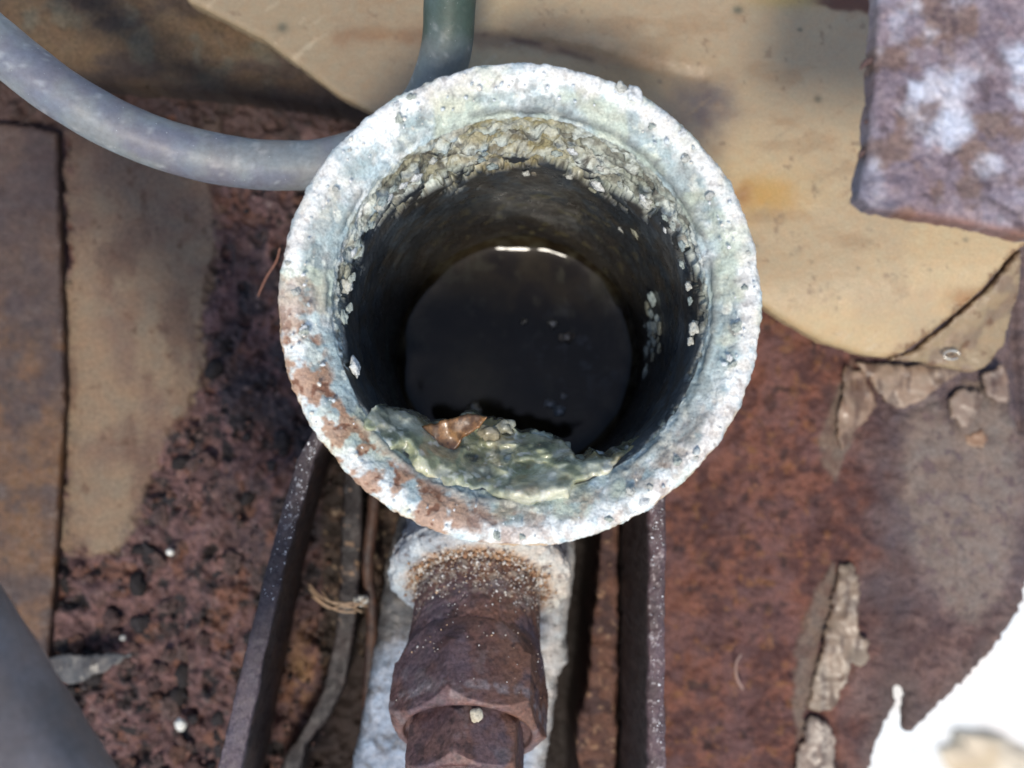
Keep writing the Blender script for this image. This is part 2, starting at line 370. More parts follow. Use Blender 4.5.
o = sheet('paint_flake', [(46, 660), (62, 654), (84, 657), (104, 655), (132, 654), (120, 664), (98, 674), (78, 683), (60, 685), (47, 676)], 1.3, curl(-70, 90, .8), rough(.5, 3),
      two((.055, .052, .05), (.10, .092, .085), 2, 5), M_flake, pan, thick=.6, rag=2.0, ragsize=1.6, bev=.3)
o['label'] = 'dark grey curled flake'
# clods of scale heaped on the rough left side of the floor
cl_meshes = []
M_clod = mat('rust_scale', .85, 0, 1, .7, .45, .5, rvar=.1, spec=.3, bump2=.5)
clod_cols = [(.11, .064, .056), (.07, .043, .04), (.12, .062, .045), (.03, .026, .028), (.10, .066, .06), (.022, .018, .018)]
for k in range(6):
    v = ICO3[0].copy(); v = v*(1+.5*fbm(v*3, 2.2, 4, 50+k))[:, None]*np.array([1.25, .95, .55])
    me_o = obj('rust_clod', v, ICO3[1], M_clod, None, mix(clod_cols[k], np.array(clod_cols[k])*.5, sst(-.2, .6, fbm(v*3, 1.5, 3, 60+k))), origin=(0, 0, 0))
    cl_meshes.append(me_o.data); bpy.data.objects.remove(me_o)
k = 0
while k < 150:
    x, y = rng.uniform(60, 320), rng.uniform(170, 800)
    if sdpoly(np.array([x]), np.array([y]), lp_poly)[0] < 14 or x > 330-(y-420)*.28 or rng.random() > .35+.65*(y > 430): continue
    o = bpy.data.objects.new('rust_clod', cl_meshes[rng.integers(6)]); C.objects.link(o); o.parent = pan
    p = P(x, y, PAN+rng.uniform(-.6, .2)); s = rng.uniform(.55, 1.7)
    o.location = (float(p[0])*MM, float(p[1])*MM, (float(p[2])-PAN)*MM); o.scale = (s, s, s*rng.uniform(.7, 1)); o.rotation_euler = (rng.uniform(-.3, .3), rng.uniform(-.3, .3), rng.uniform(0, 6.28)); k += 1
gx_, gy_ = rng.uniform(60, 330, 1200), rng.uniform(160, 800, 1200); ks = sdpoly(gx_, gy_, lp_poly) > 4; gx_, gy_ = gx_[ks][:700], gy_[ks][:700]; pos = P(gx_, gy_, PAN+rng.uniform(-.4, .9, len(gx_)))
gcol = np.array(clod_cols)[rng.integers(0, 6, len(pos))]*rng.uniform(.7, 1.6, (len(pos), 1))
tag(lumps('loose_grit', pos, rng.uniform(.15, .5, len(pos)), M_clod, pan, gcol, 1), kind='stuff')

# ------------------------------------------------------------------ sheets round the floor
def side_col(V, px, py):
    n = fbm(V, 8, 5, 71); n2 = fbm(V, 2.5, 4, 72)
    c = mix((.062, .036, .027), (.045, .027, .025), sst(-.3, .6, n)); c = mix(c, (.13, .062, .024), .85*sst(-.2, .6, fbm(V, 6, 4, 73))*sst(200, 380, py))
    return mix(c, (.03, .018, .016), .6*sst(.3, .8, n2))
o = sheet('side_panel', [(-130, 118), (20, 124), (56, 132), (60, 250), (64, 400), (58, 500), (52, 600), (46, 664), (20, 670), (-130, 670)], 2.2, flat(-72.3), rough(.25, 5), side_col, M_rustdark, None, thick=2, rag=.8, bev=.6)
tag(o, 'brown rust stained metal panel down the left edge, overlapping the pitted floor', 'metal panel')

def brace_col(V, px, py):
    n = fbm(V*np.array([.5, 1.4, 1]), 5, 5, 81)
    c = mix((.095, .06, .032), (.052, .034, .023), sst(-.4, .5, n)); c = mix(c, (.10, .092, .065), .6*sst(.2, .7, fbm(V, 6, 4, 82)))
    return mix(c, (.022, .014, .013), .85*sst(40, 85, py-.05*px+12*n))  # lower part near black: the ledge's shadow line put into the colour
o = sheet('cross_brace', [(-130, -80), (460, -80), (460, 150), (400, 134), (335, 108), (260, 96), (180, 88), (90, 80), (0, 70), (-130, 62)], 2.2,
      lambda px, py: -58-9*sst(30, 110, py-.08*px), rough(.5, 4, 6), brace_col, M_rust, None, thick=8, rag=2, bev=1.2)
tag(o, 'yellow brown rusty sheet metal ledge in the upper left behind the grey hose', 'metal ledge')

# beige painted panel
BP = -47.
wing = empty('painted_panel', P(800, 180, BP), 'large beige painted metal panel with rust stains behind the pipe mouth on the right', 'body panel')
crease = [(880, 372), (905, 352), (935, 331), (962, 309), (985, 288), (1012, 256), (1040, 236)]
def wing_z(px, py): return BP+0*px-6*sst(250, 380, py+.12*(px-800))**2 - .8*np.exp(-(line_d(px, py, [(470, 30), (560, 50), (640, 68), (700, 80)])/10)**2) - 5*np.exp(-(np.hypot(px-190, py)/200)**2)
def wing_col(V, px, py):
    n = fbm(V, 14, 4, 91); n2 = fbm(V, 3, 4, 92); n3 = fbm(V, 1.3, 3, 93)
    c = mix((.44, .325, .18), (.38, .285, .17), sst(-.4, .6, n))
    c = mix(c, (.27, .205, .135), .5*(1-sst(30, 190, py+30*n))*sst(400, 700, px))      # dusty film
    c = mix(c, (.17, .115, .07), .6*np.exp(-(np.hypot((px-400)*.8, py-95)/45)**2)); c = mix(c, (.235, .18, .115), .8*(1-sst(420, 500, px)))
    d = line_d(px, py, [(340, 34), (480, 36), (540, 44), (600, 58), (660, 66)]); c = mix(c, (.20, .11, .055), .75*np.exp(-(np.maximum(0, d+6*n2)/9)**2))
    c = mix(c, (.07, .03, .02), .8*np.exp(-(line_d(px, py, [(485, 36), (540, 44), (592, 60)])/3.5)**2)*sst(-.5, .2, n2))
    c = mix(c, (.30, .19, .085), .7*np.exp(-(np.hypot((px-620)*.35, (py-75))/26)**2))
    c = mix(c, (.065, .052, .062), .9*np.exp(-((np.hypot((px-703)*.8, (py-112)*.75)+6*n2)/24)**2.2))
    c = mix(c, (.42, .235, .05), .8*np.exp(-((np.hypot((px-762)*.55, py-196)+5*n2)/20)**2)); c = mix(c, (.25, .10, .03), .7*np.exp(-((np.hypot(px-742, py-196)+4*n2)/11)**2))
    c = mix(c, (.20, .10, .05), .45*np.exp(-((np.hypot(px-745, py-260)+9*n2)/16)**2))
    c = mix(c, (.26, .165, .085), .45*sst(.15, .6, fbm(V*np.array([.35, 1, 1]), 4, 5, 99))*sst(-.2, .5, n))
    for sx, sy, sr in ((738, 10, 5), (818, 99, 4.5), (800, 30, 2), (798, 250, 2), (858, 268, 2.3), (680, 240, 2), (965, 240, 2.4), (812, 262, 2), (282, 28, 7), (757, 246, 2.4), (840, 298, 2.3), (930, 270, 2.2)):
        c = mix(c, (.06, .065, .045), .8*np.exp(-((np.hypot(px-sx, (py-sy)*1.3)+1.5*n3)/sr)**2))
    c = mix(c, (.42, .28, .05), .55*np.exp(-(np.hypot((px-790)*.25, py+2)/10)**2))
    dc = line_d(px+5*n3, py+5*n3, crease); c = mix(c, (.15, .075, .035), .85*np.exp(-(dc/4)**2)*sst(-.8, -.1, n2))
    c = mix(c, (.25, .12, .04), .7*np.exp(-((np.hypot((px-962)*.6, py-298)+4*n3)/11)**2))
    c = mix(c, (.10, .04, .02), (1-sst(6, 12, py+3*n2-.12*(px-830)))*sst(800, 830, px)*(px < 920))
    c = mix(c, (.17, .11, .065), .6*sst(.62, .85, n3)*sst(.0, .4, n2)); sc_ = fbm(V@np.array([[.8, -.6, 0], [.6, .8, 0], [0, 0, 1]])*np.array([.12, 2.2, 1]), 1.5, 3, 98); c = mix(c, (.24, .17, .10), .5*sst(.62, .8, sc_)*sst(0, .4, n)); c = mix(c, (.46, .37, .25), .5*sst(.62, .78, -sc_)*sst(0, .4, -n))
    return c
main = [(170, -80), (186, 0), (215, 14), (262, 38), (300, 66), (340, 96), (372, 112), (440, 150), (520, 200), (640, 250), (720, 284), (764, 306), (790, 324), (822, 341), (858, 353), (890, 358),
        (905, 352), (935, 331), (962, 309), (985, 288), (1012, 256), (1034, 238), (1130, 200), (1130, -80)]
neck_gap = [(518+176*math.cos(a), 325+176*math.sin(a)) for a in np.linspace(0, 2*np.pi, 48, endpoint=False)]
sheet('panel_skin', main, 2.2, wing_z, rough(.12, 9, 7), wing_col, M_paint, wing, thick=3, rag=.5, bev=1.0, holes=[neck_gap])
flap = [(886, 359), (908, 354), (937, 334), (964, 312), (987, 291), (1014, 259), (1022, 250), (1020, 290), (1012, 318), (1006, 345), (990, 364), (972, 372), (950, 369), (920, 361)]
def flap_col(V, px, py):
    c = mix((.28, .205, .12), (.20, .14, .09), sst(-.3, .6, fbm(V, 3, 4, 95))); c = mix(c, (.12, .06, .03), .8*sst(.35, .7, fbm(V, 2, 4, 96)))
    return mix(c, (.10, .05, .03), .8*np.exp(-((line_d(px, py, crease))/5)**2)*sst(-.3, .4, fbm(V, 2, 3, 97)))
sheet('folded_flap', flap, 1.6, lambda px, py: wing_z(px, py)-.9-2.4*sst(0, 60, line_d(px, py, crease)), rough(.5, 3, 8), flap_col, M_paint, wing, thick=2.2, rag=1.6, bev=.7)
hole_c = P(951, 355, -53.2)
th = np.linspace(0, 2*np.pi, 24, endpoint=False)
tube('drain_hole_rim', [hole_c+np.array([1.1*math.cos(a)*1.25, .75*math.sin(a), .3]) for a in np.linspace(0, 5.6, 9)], .22, mat('bare_metal', .3, .6, .2, .4, .2, .4, col=(.5, .48, .42)), wing, 8, n=4)

# ------------------------------------------------------------------ rails of the channel
def rail(name, rows, label, ztop, zbot, colf, parent=None, sgn=1, nseg=140):
    """rows: y, outer x, inner x of the top edge, x of the foot (px at its depth)"""
    rows = np.array(rows, float); ys = np.linspace(rows[0, 0], rows[-1, 0], nseg*2)
    xo, xi, xb = (np.interp(ys, rows[:, 0], rows[:, i]) for i in (1, 2, 3))
    prof = []
    def seg(f, a, b, n):
        for t in np.linspace(0, 1, n, endpoint=False): prof.append((f, a+(b-a)*t))
    V = []
    for y, o_, i_, b_ in zip(ys, xo, xi, xb):
        To = P(o_, y, ztop); Ti = P(i_, y, ztop); Bi = P(b_, y+ (384-y)*0, zbot); yb = To[1]
        Bi = np.array([(b_-512)*(CAMZ-zbot)/F, Ti[1], zbot]); Bo = np.array([Bi[0]-(Ti[0]-To[0]), Ti[1], zbot])
        col = [Bo+(To-Bo)*t for t in np.linspace(0, .97, 14)]
        rc = .35; d = (Ti-To)
        col += [To+d*t+np.array([0, 0, rc*math.sin(math.pi*t)-rc*.6]) for t in np.linspace(.06, .94, 22)]
        col += [Ti+(Bi-Ti)*t for t in np.linspace(.02, 1, 30)]
        V.append(col)
    V = np.array(V); c = colf(V)
    V[..., 0] += .12*fbm(V, 1.2, 3, 5)+.2*fbm(V, 5, 3, 9); V[..., 2] += .16*fbm(V, .9, 3, 6)
    n, m_ = V.shape[:2]; I = np.arange(n*m_).reshape(n, m_)
    q = np.stack([I[:-1, :-1], I[:-1, 1:], I[1:, 1:], I[1:, :-1]], -1).reshape(-1, 4)
    o = obj(name, V.reshape(-1, 3), q, M_rustdark, parent, c.reshape(-1, 3)); return tag(o, label, 'steel rail')
def railL(V):
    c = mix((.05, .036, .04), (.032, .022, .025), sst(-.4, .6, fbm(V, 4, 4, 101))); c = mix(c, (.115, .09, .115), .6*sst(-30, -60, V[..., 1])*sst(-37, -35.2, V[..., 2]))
    c = mix(c, (.028, .015, .012), sst(-35.6, -37, V[..., 2])); c = mix(c, (.08, .035, .02), .6*sst(.1, .6, fbm(V*np.array([1, 1, .3]), 2, 4, 103))*sst(-36, -37.5, V[..., 2]))  # side faces darker than the top: their shade is painted in, under rust streaks
    return mix(c, (.5, .5, .52), .8*sst(.45, .7, fbm(V, .7, 3, 102))*sst(-36, -35, V[..., 2])*np.exp(-((V[..., 1]+16)/6)**2))
def railR(V):
    c = mix((.095, .06, .068), (.06, .036, .038), sst(-.4, .6, fbm(V, 3, 4, 104))); c = mix(c, (.026, .015, .014), sst(-35.6, -37, V[..., 2]))  # dark side faces carry painted shade
    return mix(c, (.5, .45, .45), .5*sst(.5, .8, fbm(V, .6, 3, 105))*sst(-36, -35, V[..., 2]))
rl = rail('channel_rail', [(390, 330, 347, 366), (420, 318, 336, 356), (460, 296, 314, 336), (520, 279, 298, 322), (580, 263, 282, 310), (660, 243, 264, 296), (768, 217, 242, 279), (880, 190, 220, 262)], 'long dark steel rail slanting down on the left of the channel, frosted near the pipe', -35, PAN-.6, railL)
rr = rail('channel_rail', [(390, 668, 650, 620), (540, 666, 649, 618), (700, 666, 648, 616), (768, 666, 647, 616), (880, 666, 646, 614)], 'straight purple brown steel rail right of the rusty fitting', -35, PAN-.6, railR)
for o in (rl, rr): o['group'] = 'rails of the channel under the pipe'
# frosty specks on the rails
def specks(parent, rows, n, ztop, seed):
    y = rng.uniform(rows[0][0], rows[-1][0], n); r_ = np.array(rows, float); xo = np.interp(y, r_[:, 0], r_[:, 1]); xi = np.interp(y, r_[:, 0], r_[:, 2])
    t = rng.uniform(.1, .95, n); p = P(xo+(xi-xo)*t, y, ztop+.1); sz = rng.gamma(1.6, .035, n)+.03
    orgs = parent.location
    tag(lumps('white_grit', p, sz, M_crust, parent, np.tile((.75, .74, .74), (n, 1))*rng.uniform(.5, 1.15, (n, 1)), 1), kind='stuff')
specks(rl, [(440, 306, 322), (520, 281, 298), (600, 258, 276)], 110, -35, 1)
specks(rr, [(505, 650, 664), (560, 650, 664)], 60, -35, 2); specks(rr, [(560, 650, 664), (768, 650, 664)], 50, -35, 2)

shelf = sheet('rusty_web_plate', [(596, 480), (619, 480), (618, 620), (616, 760), (616, 880), (574, 880), (580, 768), (576, 740), (580, 712), (588, 690), (592, 640), (597, 600), (601, 540)], 1.2, flat(-67), rough(.5, 2.5, 9),
      lambda V, px, py: mix(mix((.115, .056, .04), (.06, .032, .03), sst(-.4, .5, fbm(V, 2.5, 4, 111))), (.30, .19, .12), .7*sst(.4, .8, fbm(V, 1.2, 3, 112))), M_rust, None, thick=5, rag=1.6, bev=.8)
tag(shelf, 'narrow rusty strip with a torn edge between the fitting and the right rail', 'metal strip')
strap = sheet('bent_strap', [(345, 430), (364, 430), (362, 520), (358, 600), (352, 650), (344, 690), (326, 722), (306, 745), (296, 790), (290, 880), (262, 880), (272, 790), (284, 758), (305, 725), (322, 690), (334, 640), (338, 600), (341, 520)], 1.2, lambda px, py: -63-3*sst(520, 760, py), rough(.3, 3, 10),
      lambda V, px, py: mix(mix((.028, .02, .02), (.016, .012, .013), sst(-.4, .5, fbm(V, 3, 4, 113))), (.28, .18, .11), .7*sst(.45, .8, fbm(V, 1.1, 3, 114))*(1-sst(600, 640, py))), M_rustdark, None, thick=4, rag=1.0, bev=.7)
tag(strap, 'dark bent metal strap curving away beside the left rail', 'metal strap')
cable = tube('brown_cable', [P(x, y, z) for x, y, z in ((372, 430, -62), (374, 500, -62), (368, 560, -62), (372, 620, -63), (368, 700, -65), (366, 800, -66), (366, 880, -66))], 1.1, M_rustdark, None, 14, lambda V: mix((.07, .034, .022), (.035, .02, .018), sst(-.4, .5, fbm(V, 2.5, 4, 115))), disp=.15)
tag(cable, 'thin reddish brown metal rod running down the channel beside the pale casting', 'rod')

# ------------------------------------------------------------------ cast housing: neck, body, boss
PC = P(520, 304, 0)                              # centre of the mouth
pipe = empty('corroded_pipe', (PC[0], PC[1], -60), 'round corroded metal pipe with a white crusted mouth, dark and wet inside', 'pipe')
NT = 1500; TH = np.arange(NT)/NT*2*np.pi
key = [(26.8, -60), (27.0, -34), (27.6, -14), (28.6, -9), (29.5, -6), (30.0, -3.2), (30.2, -1.2), (30.1, -.45), (29.6, 0), (28.2, .05), (27.3, -.5), (26.2, -1.5), (25.0, -2.5), (24.2, -3.2), (23.7, -4.2), (23.3, -6), (22.9, -16), (22.2, -34), (21.5, -50), (21.3, -58), (21.2, -64), (0.05, -64.6)]
key = np.array(key); prof = []
for a, b in zip(key[:-1], key[1:]):
    L = np.hypot(*(b-a)); fine = a[1] > -18 or b[1] > -18 and a[0] > 20; stp = .16 if (a[1] > -16 and b[1] > -20) else (.24 if a[1] > -33 and a[0] < 24 else .7)
    n = max(1, int(L/stp)); prof += [a+(b-a)*t for t in np.arange(n)/n]
prof = np.array(prof+[key[-1]]); s_ = np.r_[0, np.cumsum(np.hypot(*np.diff(prof, axis=0).T))]
from_k = np.ones(9)/9; sm = prof.copy()
for c_ in (0, 1): sm[4:-4, c_] = np.convolve(prof[:, c_], from_k, 'valid')
prof = sm
tn = np.gradient(prof, axis=0); tn /= np.linalg.norm(tn, axis=1)[:, None]+1e-9; nrm2 = np.stack([tn[:, 1], -tn[:, 0]], -1)   # outward of metal
nrm2 = np.where((nrm2[:, :1]*0+1) > 0, nrm2, nrm2)
Rr = prof[:, 0][:, None]*np.ones(NT); Zz = prof[:, 1][:, None]*np.ones(NT); T2 = np.ones(len(prof))[:, None]*TH
def cyl(Rr, T2, Zz): return np.stack([PC[0]+Rr*np.cos(T2), PC[1]+Rr*np.sin(T2), Zz], -1)
V = cyl(Rr, T2, Zz); deg = np.degrees(T2) % 360
def ang(c, wdt): return np.exp(-(((deg-c+180) % 360-180)/wdt)**2)
n1 = fbm(V, 6, 4, 201); n2 = fbm(V, 2, 4, 202); n3 = fbm(V, .8, 3, 203); w1, id1 = worley(V+.5*np.stack([n2, n3, n1], -1), 1.5, 4); w2, id2 = worley(V, .75, 8)
inner = sst(.35, .75, (np.arange(len(prof))/len(prof))[:, None]*0+ (s_[:, None] > s_[np.argmax(prof[:, 1])]+2.2)*1.0)*np.ones(NT)
bore = (s_[:, None] > s_[np.argmin(np.abs(prof[:, 0]-24.0)+np.abs(prof[:, 1]+3.5))])*np.ones(NT)
depth = -Zz
# how deep the crust reaches down the bore, by angle
cd = 4+17*ang(98, 36)+12*ang(52, 22)+7*ang(135, 22)+4*ang(20, 16)+6*ang(165, 16)+3*ang(190, 12)
cd = cd+(.3+.035*cd)*(5.5*n1+6*n2)
crust = np.where(bore > 0, 1-sst(-.7, .7, depth-cd), 1)
outer_side = (s_[:, None] < s_[np.argmin(np.abs(prof[:, 0]-29.7)+np.abs(prof[:, 1]+.5))])*np.ones(NT)
lumpy = (1-np.clip(w1, 0, 1))*.75+(1-np.clip(w2, 0, 1))*.4
d = crust*((.10+.19*bore)*(lumpy-.5)+(.13+.27*bore)*n2+.13*n3) + .15*n1
w3, id3 = worley(V+1.0*np.stack([n2, n3, n1], -1), 2.7, 31)
d = d+bore*crust*(.75+.8*n1+.6*n2+.7*(.6-w3))*sst(2.5, 8, depth) - bore*(1-crust)*(.12-.10*n2-.15*fbm(V, 4, 3, 207))
rimtop = np.exp(-((Rr-28.6)/1.6)**2)*(Zz > -1.5); d = d+.12*rimtop*(id1-.4)
slope = np.exp(-((Rr-25.6)/1.6)**2)*(Zz > -3.6); d = d-slope*.2*(1-crust*ang(90, 70))
groove = np.exp(-((Rr-24.9+.2*n1)/.35)**2)*(Zz > -4)*sst(-.5, .2, n1+.4*ang(45, 50)); d = d-groove*.5*(.4+.6*sst(-.4, .3, n1))
fade = sst(0, 4, s_)[:, None]
V = V + (np.stack([nrm2[:, 0][:, None]*np.cos(T2)*-1, nrm2[:, 0][:, None]*np.sin(T2)*-1, -nrm2[:, 1][:, None]*np.ones(NT)], -1)*(d*fade)[..., None])
V[..., 0] += .25*np.sin(T2*3+1)*0; V[..., 2] += .25*fbm(cyl(25+0*Rr, T2, 0*Zz), 18, 2, 209)*sst(-20, -5, Zz)
def lean(z): return -5.3*np.clip((-z-4)/54, 0, 1.4)      # the pipe leans a little
V[..., 1] += lean(Zz)
# colours
white = np.array((.80, .83, .80)); blue = np.array((.48, .58, .60)); grey = np.array((.25, .29, .30))
c = mix(blue, white, 0+ sst(-.5, .3, n2+.5*n1+.45*rimtop+.25*ang(95, 60)+.2*ang(280, 30))); c = mix(c, (.72, .70, .62), .6*sst(.5, .9, id1)*sst(.2, -.1, w1-.5))
c = mix(c, grey, .8*sst(.2, .75, n1+.6*n3)*(1-.6*rimtop)); c = mix(c, (.34, .43, .43), .8*sst(28.1, 26.6, Rr+.9*n2)*(1-bore)*sst(-.75, .1, fbm(V, 4, 4, 205)+.45*ang(270, 80)-.25*ang(110, 50))); c = mix(c, np.array((.19, .22, .21)), .6*sst(27.6, 26.2, Rr+.8*n2)*(1-bore)*sst(-.1, .45, fbm(V, 2.2, 4, 206)+.35*ang(270, 60)))
c = mix(c, (.72, .75, .66), .75*(1-bore)*sst(28.5, 26, Rr)*sst(.2, .55, fbm(V, 2.0, 4, 219)))
c = mix(c, (.56, .60, .44), .5*(1-bore)*sst(.1, .6, fbm(V, 5, 3, 208)))
c = mix(c, (.12, .13, .12), .7*groove); c = mix(c, (.09, .10, .10), .5*sst(.62, .85, w1)*sst(-.3, .3, n2))
# greenish and ochre crust in the top of the bore
c = mix(c, (.30, .32, .24), .75*bore*sst(-.4, .4, n1+.3)); oc = bore*(ang(92, 20)+.5*ang(128, 14))*sst(-.6, .3, n2+.2)
c = mix(c, (.30, .25, .11), np.clip(oc, 0, .85)); c = mix(c, (.10, .09, .07), bore*.65*sst(.0, .5, fbm(V, 1.6, 4, 211)))
c = mix(c, (.6, .64, .58), .8*bore*sst(.05, .4, fbm(V, 1.8, 3, 212)+.6*(.5-w3))*(1-.5*ang(92, 16))); c = mix(c, (.07, .065, .055), .8*bore*sst(.62, .85, w3+.2*n3)*sst(4, 9, depth))
# rust on the outer edge, mostly lower left
ru = (ang(205, 26)+1.0*ang(238, 20)+.25*ang(290, 40)+.12)*sst(-.05, .4, .6*fbm(V, 1.5, 5, 213)+.7*fbm(V, 5, 3, 216)+.12+.25*sst(26.8, 28.5, Rr))*(1-bore)*sst(24.5, 26.5, Rr)
c = mix(c, (.38, .19, .095), np.clip(ru*1.0, 0, .8)); c = mix(c, (.16, .06, .03), np.clip(ru*.8*sst(.2, .6, n3+n2), 0, .8))
edge = outer_side*sst(-12, -1, Zz); c = mix(c, (.55, .38, .22), .65*edge*sst(-.5, .3, n2)*(ang(270, 75)+.3)); c = mix(c, (.2, .13, .1), outer_side*sst(-4, -10, Zz)*.8)
# dark wet wall
wall = mix((.028, .034, .040), (.055, .066, .075), sst(-.4, .6, fbm(V*np.array([1, 1, .5]), 5, 4, 214))); wall = mix(wall, (.09, .105, .11), .6*sst(.1, .7, n1)*(ang(330, 50)+.5*ang(190, 40)))
wall = mix(wall, (.05, .042, .03), .6*sst(-.2, .6, fbm(V, 3, 3, 215)))
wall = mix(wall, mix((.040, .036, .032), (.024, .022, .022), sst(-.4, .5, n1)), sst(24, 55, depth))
wall = mix(wall, (.075, .10, .085), .7*sst(.1, .5, n2+.4*n1)*ang(195, 30)*sst(34, 44, depth))
wall = mix(wall, (.10, .09, .05), .7*sst(.45, .7, fbm(V, 1.8, 3, 217))*ang(75, 50)*sst(24, 34, depth))
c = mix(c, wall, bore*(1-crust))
# shell: slimmer lathe needs its own gloss per region -> two parts
n_, m_ = Rr.shape; I = np.arange(n_*m_).reshape(n_, m_); J = np.roll(I, -1, 1)
q = np.stack([I[:-1], I[1:], J[1:], J[:-1]], -1).reshape(-1, 4)
rowcut = np.argmin(np.abs(prof[:, 1]+19)+(prof[:, 0] > 24)*99)
row = np.repeat(np.arange(n_-1), m_)
def submesh(name, msk, m):
    qq = q[msk]; u, inv = np.unique(qq.ravel(), return_inverse=True)
    return obj(name, V.reshape(-1, 3)[u], inv.reshape(-1, 4), m, pipe, c.reshape(-1, 3)[u])
M_bore = mat('wet_dark_bore', .38, 0, .5, .8, .4, .7, rvar=.2, spec=.5, bump2=.3)
submesh('pipe_mouth', row < rowcut, M_crust)
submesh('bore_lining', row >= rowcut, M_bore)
# larger nodules of scale, one object each, sharing six meshes
nod = []
for k in range(6):
    v = ICO3[0].copy(); v = v*(1+.8*fbm(v*3, 2.2, 5, 70+k))[:, None]*np.array([1.1, .8, .55])
    cc = ((.42, .46, .41), (.36, .41, .37), (.52, .53, .48), (.32, .32, .24), (.70, .72, .70), (.30, .36, .35))[k]
    o = obj('t', v, ICO3[1], M_crust, None, mix(cc, np.array(cc)*.55, sst(.0, .8, fbm(v*3, 1.2, 3, 80+k))), origin=(0, 0, 0)); nod.append(o.data); bpy.data.objects.remove(o)
def nodule(deg_, r_, z_, s, k=None, name='crust_nodule'):
    a = R(deg_); o = bpy.data.objects.new(name, nod[rng.integers(6) if k is None else k]); C.objects.link(o); o.parent = pipe
    o.location = (r_*math.cos(a)*MM, (r_*math.sin(a)+float(lean(z_)))*MM, (z_+60)*MM); o.scale = (s, s, s)
    if r_ < 24: o.rotation_euler = (0, R(-80), a) if False else Vector((-math.cos(a), -math.sin(a), .15)).to_track_quat('Z', 'Y').to_euler()
    else: o.rotation_euler = (rng.uniform(-.4, .4), rng.uniform(-.4, .4), rng.uniform(0, 6))
    return o
for _ in range(40):
    dg = rng.choice([rng.normal(60, 16), rng.normal(95, 30), rng.normal(35, 14), rng.normal(150, 14)])
    zq = rng.uniform(.1, .85)*(4+19*math.exp(-((dg-80)/42)**2)); nodule(dg, 22.7-.03*zq-.5, -3-zq, rng.uniform(.3, .75)*rng.choice([1, 1, 1.4]))
for _ in range(26): nodule(rng.uniform(-100, 200) , rng.uniform(26.5, 29.2), -.1, rng.uniform(.3, .6), rng.choice([0, 2, 4]))
nodule(62, 29.7, -.3, 1.0, 4); nodule(65, 29.6, -.2, .7, 2)
for _ in range(30): nodule(rng.normal(3, 7), 21.7, -rng.uniform(31, 47), rng.uniform(.35, 1.1), rng.choice([1, 3, 5]))
for dg, z, s in ((-6, -6, .9), (-10, -7, .6), (4, -9, .5), (200, -6, 1.0), (172, -7, 1.0), (168, -5, .8), (183, -5, .7), (40, -26, .9), (46, -30, .8), (30, -34, .7), (28, -36, .6)): nodule(dg, 22.6, z, s)
N = 160; a = rng.uniform(0, 2*np.pi, N); r_ = rng.uniform(25.5, 29.3, N); zz = np.where(r_ > 26.8, .25, .25-(26.8-r_)*.95)
pos = np.stack([PC[0]+r_*np.cos(a), PC[1]+r_*np.sin(a), zz], -1)
tag(lumps('crust_grains', pos, rng.gamma(2.0, .055, N)+.05, M_crust, pipe, np.array([(.82, .83, .82), (.66, .71, .71), (.80, .76, .66), (.5, .55, .55)])[rng.integers(0, 4, N)], 1), kind='stuff')

# casting body and boss under the pipe
AX = np.array([-.045, -.74, .67]); AX /= np.linalg.norm(AX); U = np.array([1., 0, 0]); U -= AX*(U@AX); U /= np.linalg.norm(U); W = np.cross(AX, U); W = W if W[2] > 0 else -W
BO = P(479, 586, -45.)
body_poly = [(402, 470), (398, 520), (386, 560), (378, 620), (366, 690), (351, 768), (340, 880), (534, 880), (546, 768), (556, 706), (559, 680), (569, 664), (566, 640), (572, 600), (576, 560), (578, 470)]
def body_col(V, px, py):
    n1 = fbm(V, 5, 4, 301); n2 = fbm(V, 1.6, 4, 302)
    c_ = mix((.27, .32, .40), (.17, .205, .26), sst(-.4, .6, n1+.4*n2)); c_ = mix(c_, (.5, .47, .42), sst(520, 545, px)*.7); c_ = mix(c_, (.09, .085, .085), sst(.35, .7, n2)*.6)  # bluish shade at left and a warm lit side at right put into the colour
    gr = (1-sst(636, 672, py+14*n2+.6*(px-380)))*(1-sst(430, 470, px)); return mix(c_, mix((.06, .055, .052), (.12, .11, .10), sst(0, .6, n2)), gr*.93)
casting = sheet('casting_body', body_poly, 1.2, flat(-54), rough(.45, 2.5, 11), body_col, M_alu, pipe, thick=16, rag=1.5, bev=2.5)
nt_ = 360; th = np.arange(nt_)/nt_*2*np.pi
def lathe_ax(name, key, m, parent, colf, hexf=None, step=.22, amp=(.25, 2, .1, .6), seed=400):
    key = np.array(key, float); pr = []
    for a_, b_ in zip(key[:-1], key[1:]):
        n = max(1, int(np.hypot(b_[0]-a_[0], b_[1]-a_[1])/step)); pr += [a_+(b_-a_)*t for t in np.arange(n)/n]
    pr = np.array(pr+[key[-1]]); S = pr[:, 0]; Rk = pr[:, 1][:, None]*np.ones(nt_)
    if hexf is not None: Rk = hexf(pr, Rk, th)
    V, q = ring_mesh((BO, AX, U, W), S, Rk, th)
    nr = V-(BO+AX*S[:, None, None]); nr /= np.linalg.norm(nr, axis=-1)[..., None]+1e-6
    dd = amp[0]*fbm(V, amp[1], 4, seed)+amp[2]*fbm(V, amp[3], 3, seed+1)
    V = V+nr*(dd*np.clip(Rk/4, 0, 1))[..., None]+AX*(dd*.6)[..., None]
    return obj(name, V.reshape(-1, 3), q, m, parent, colf(V, S[:, None]*np.ones(nt_), Rk, th[None]*np.ones((len(S), 1))).reshape(-1, 3))
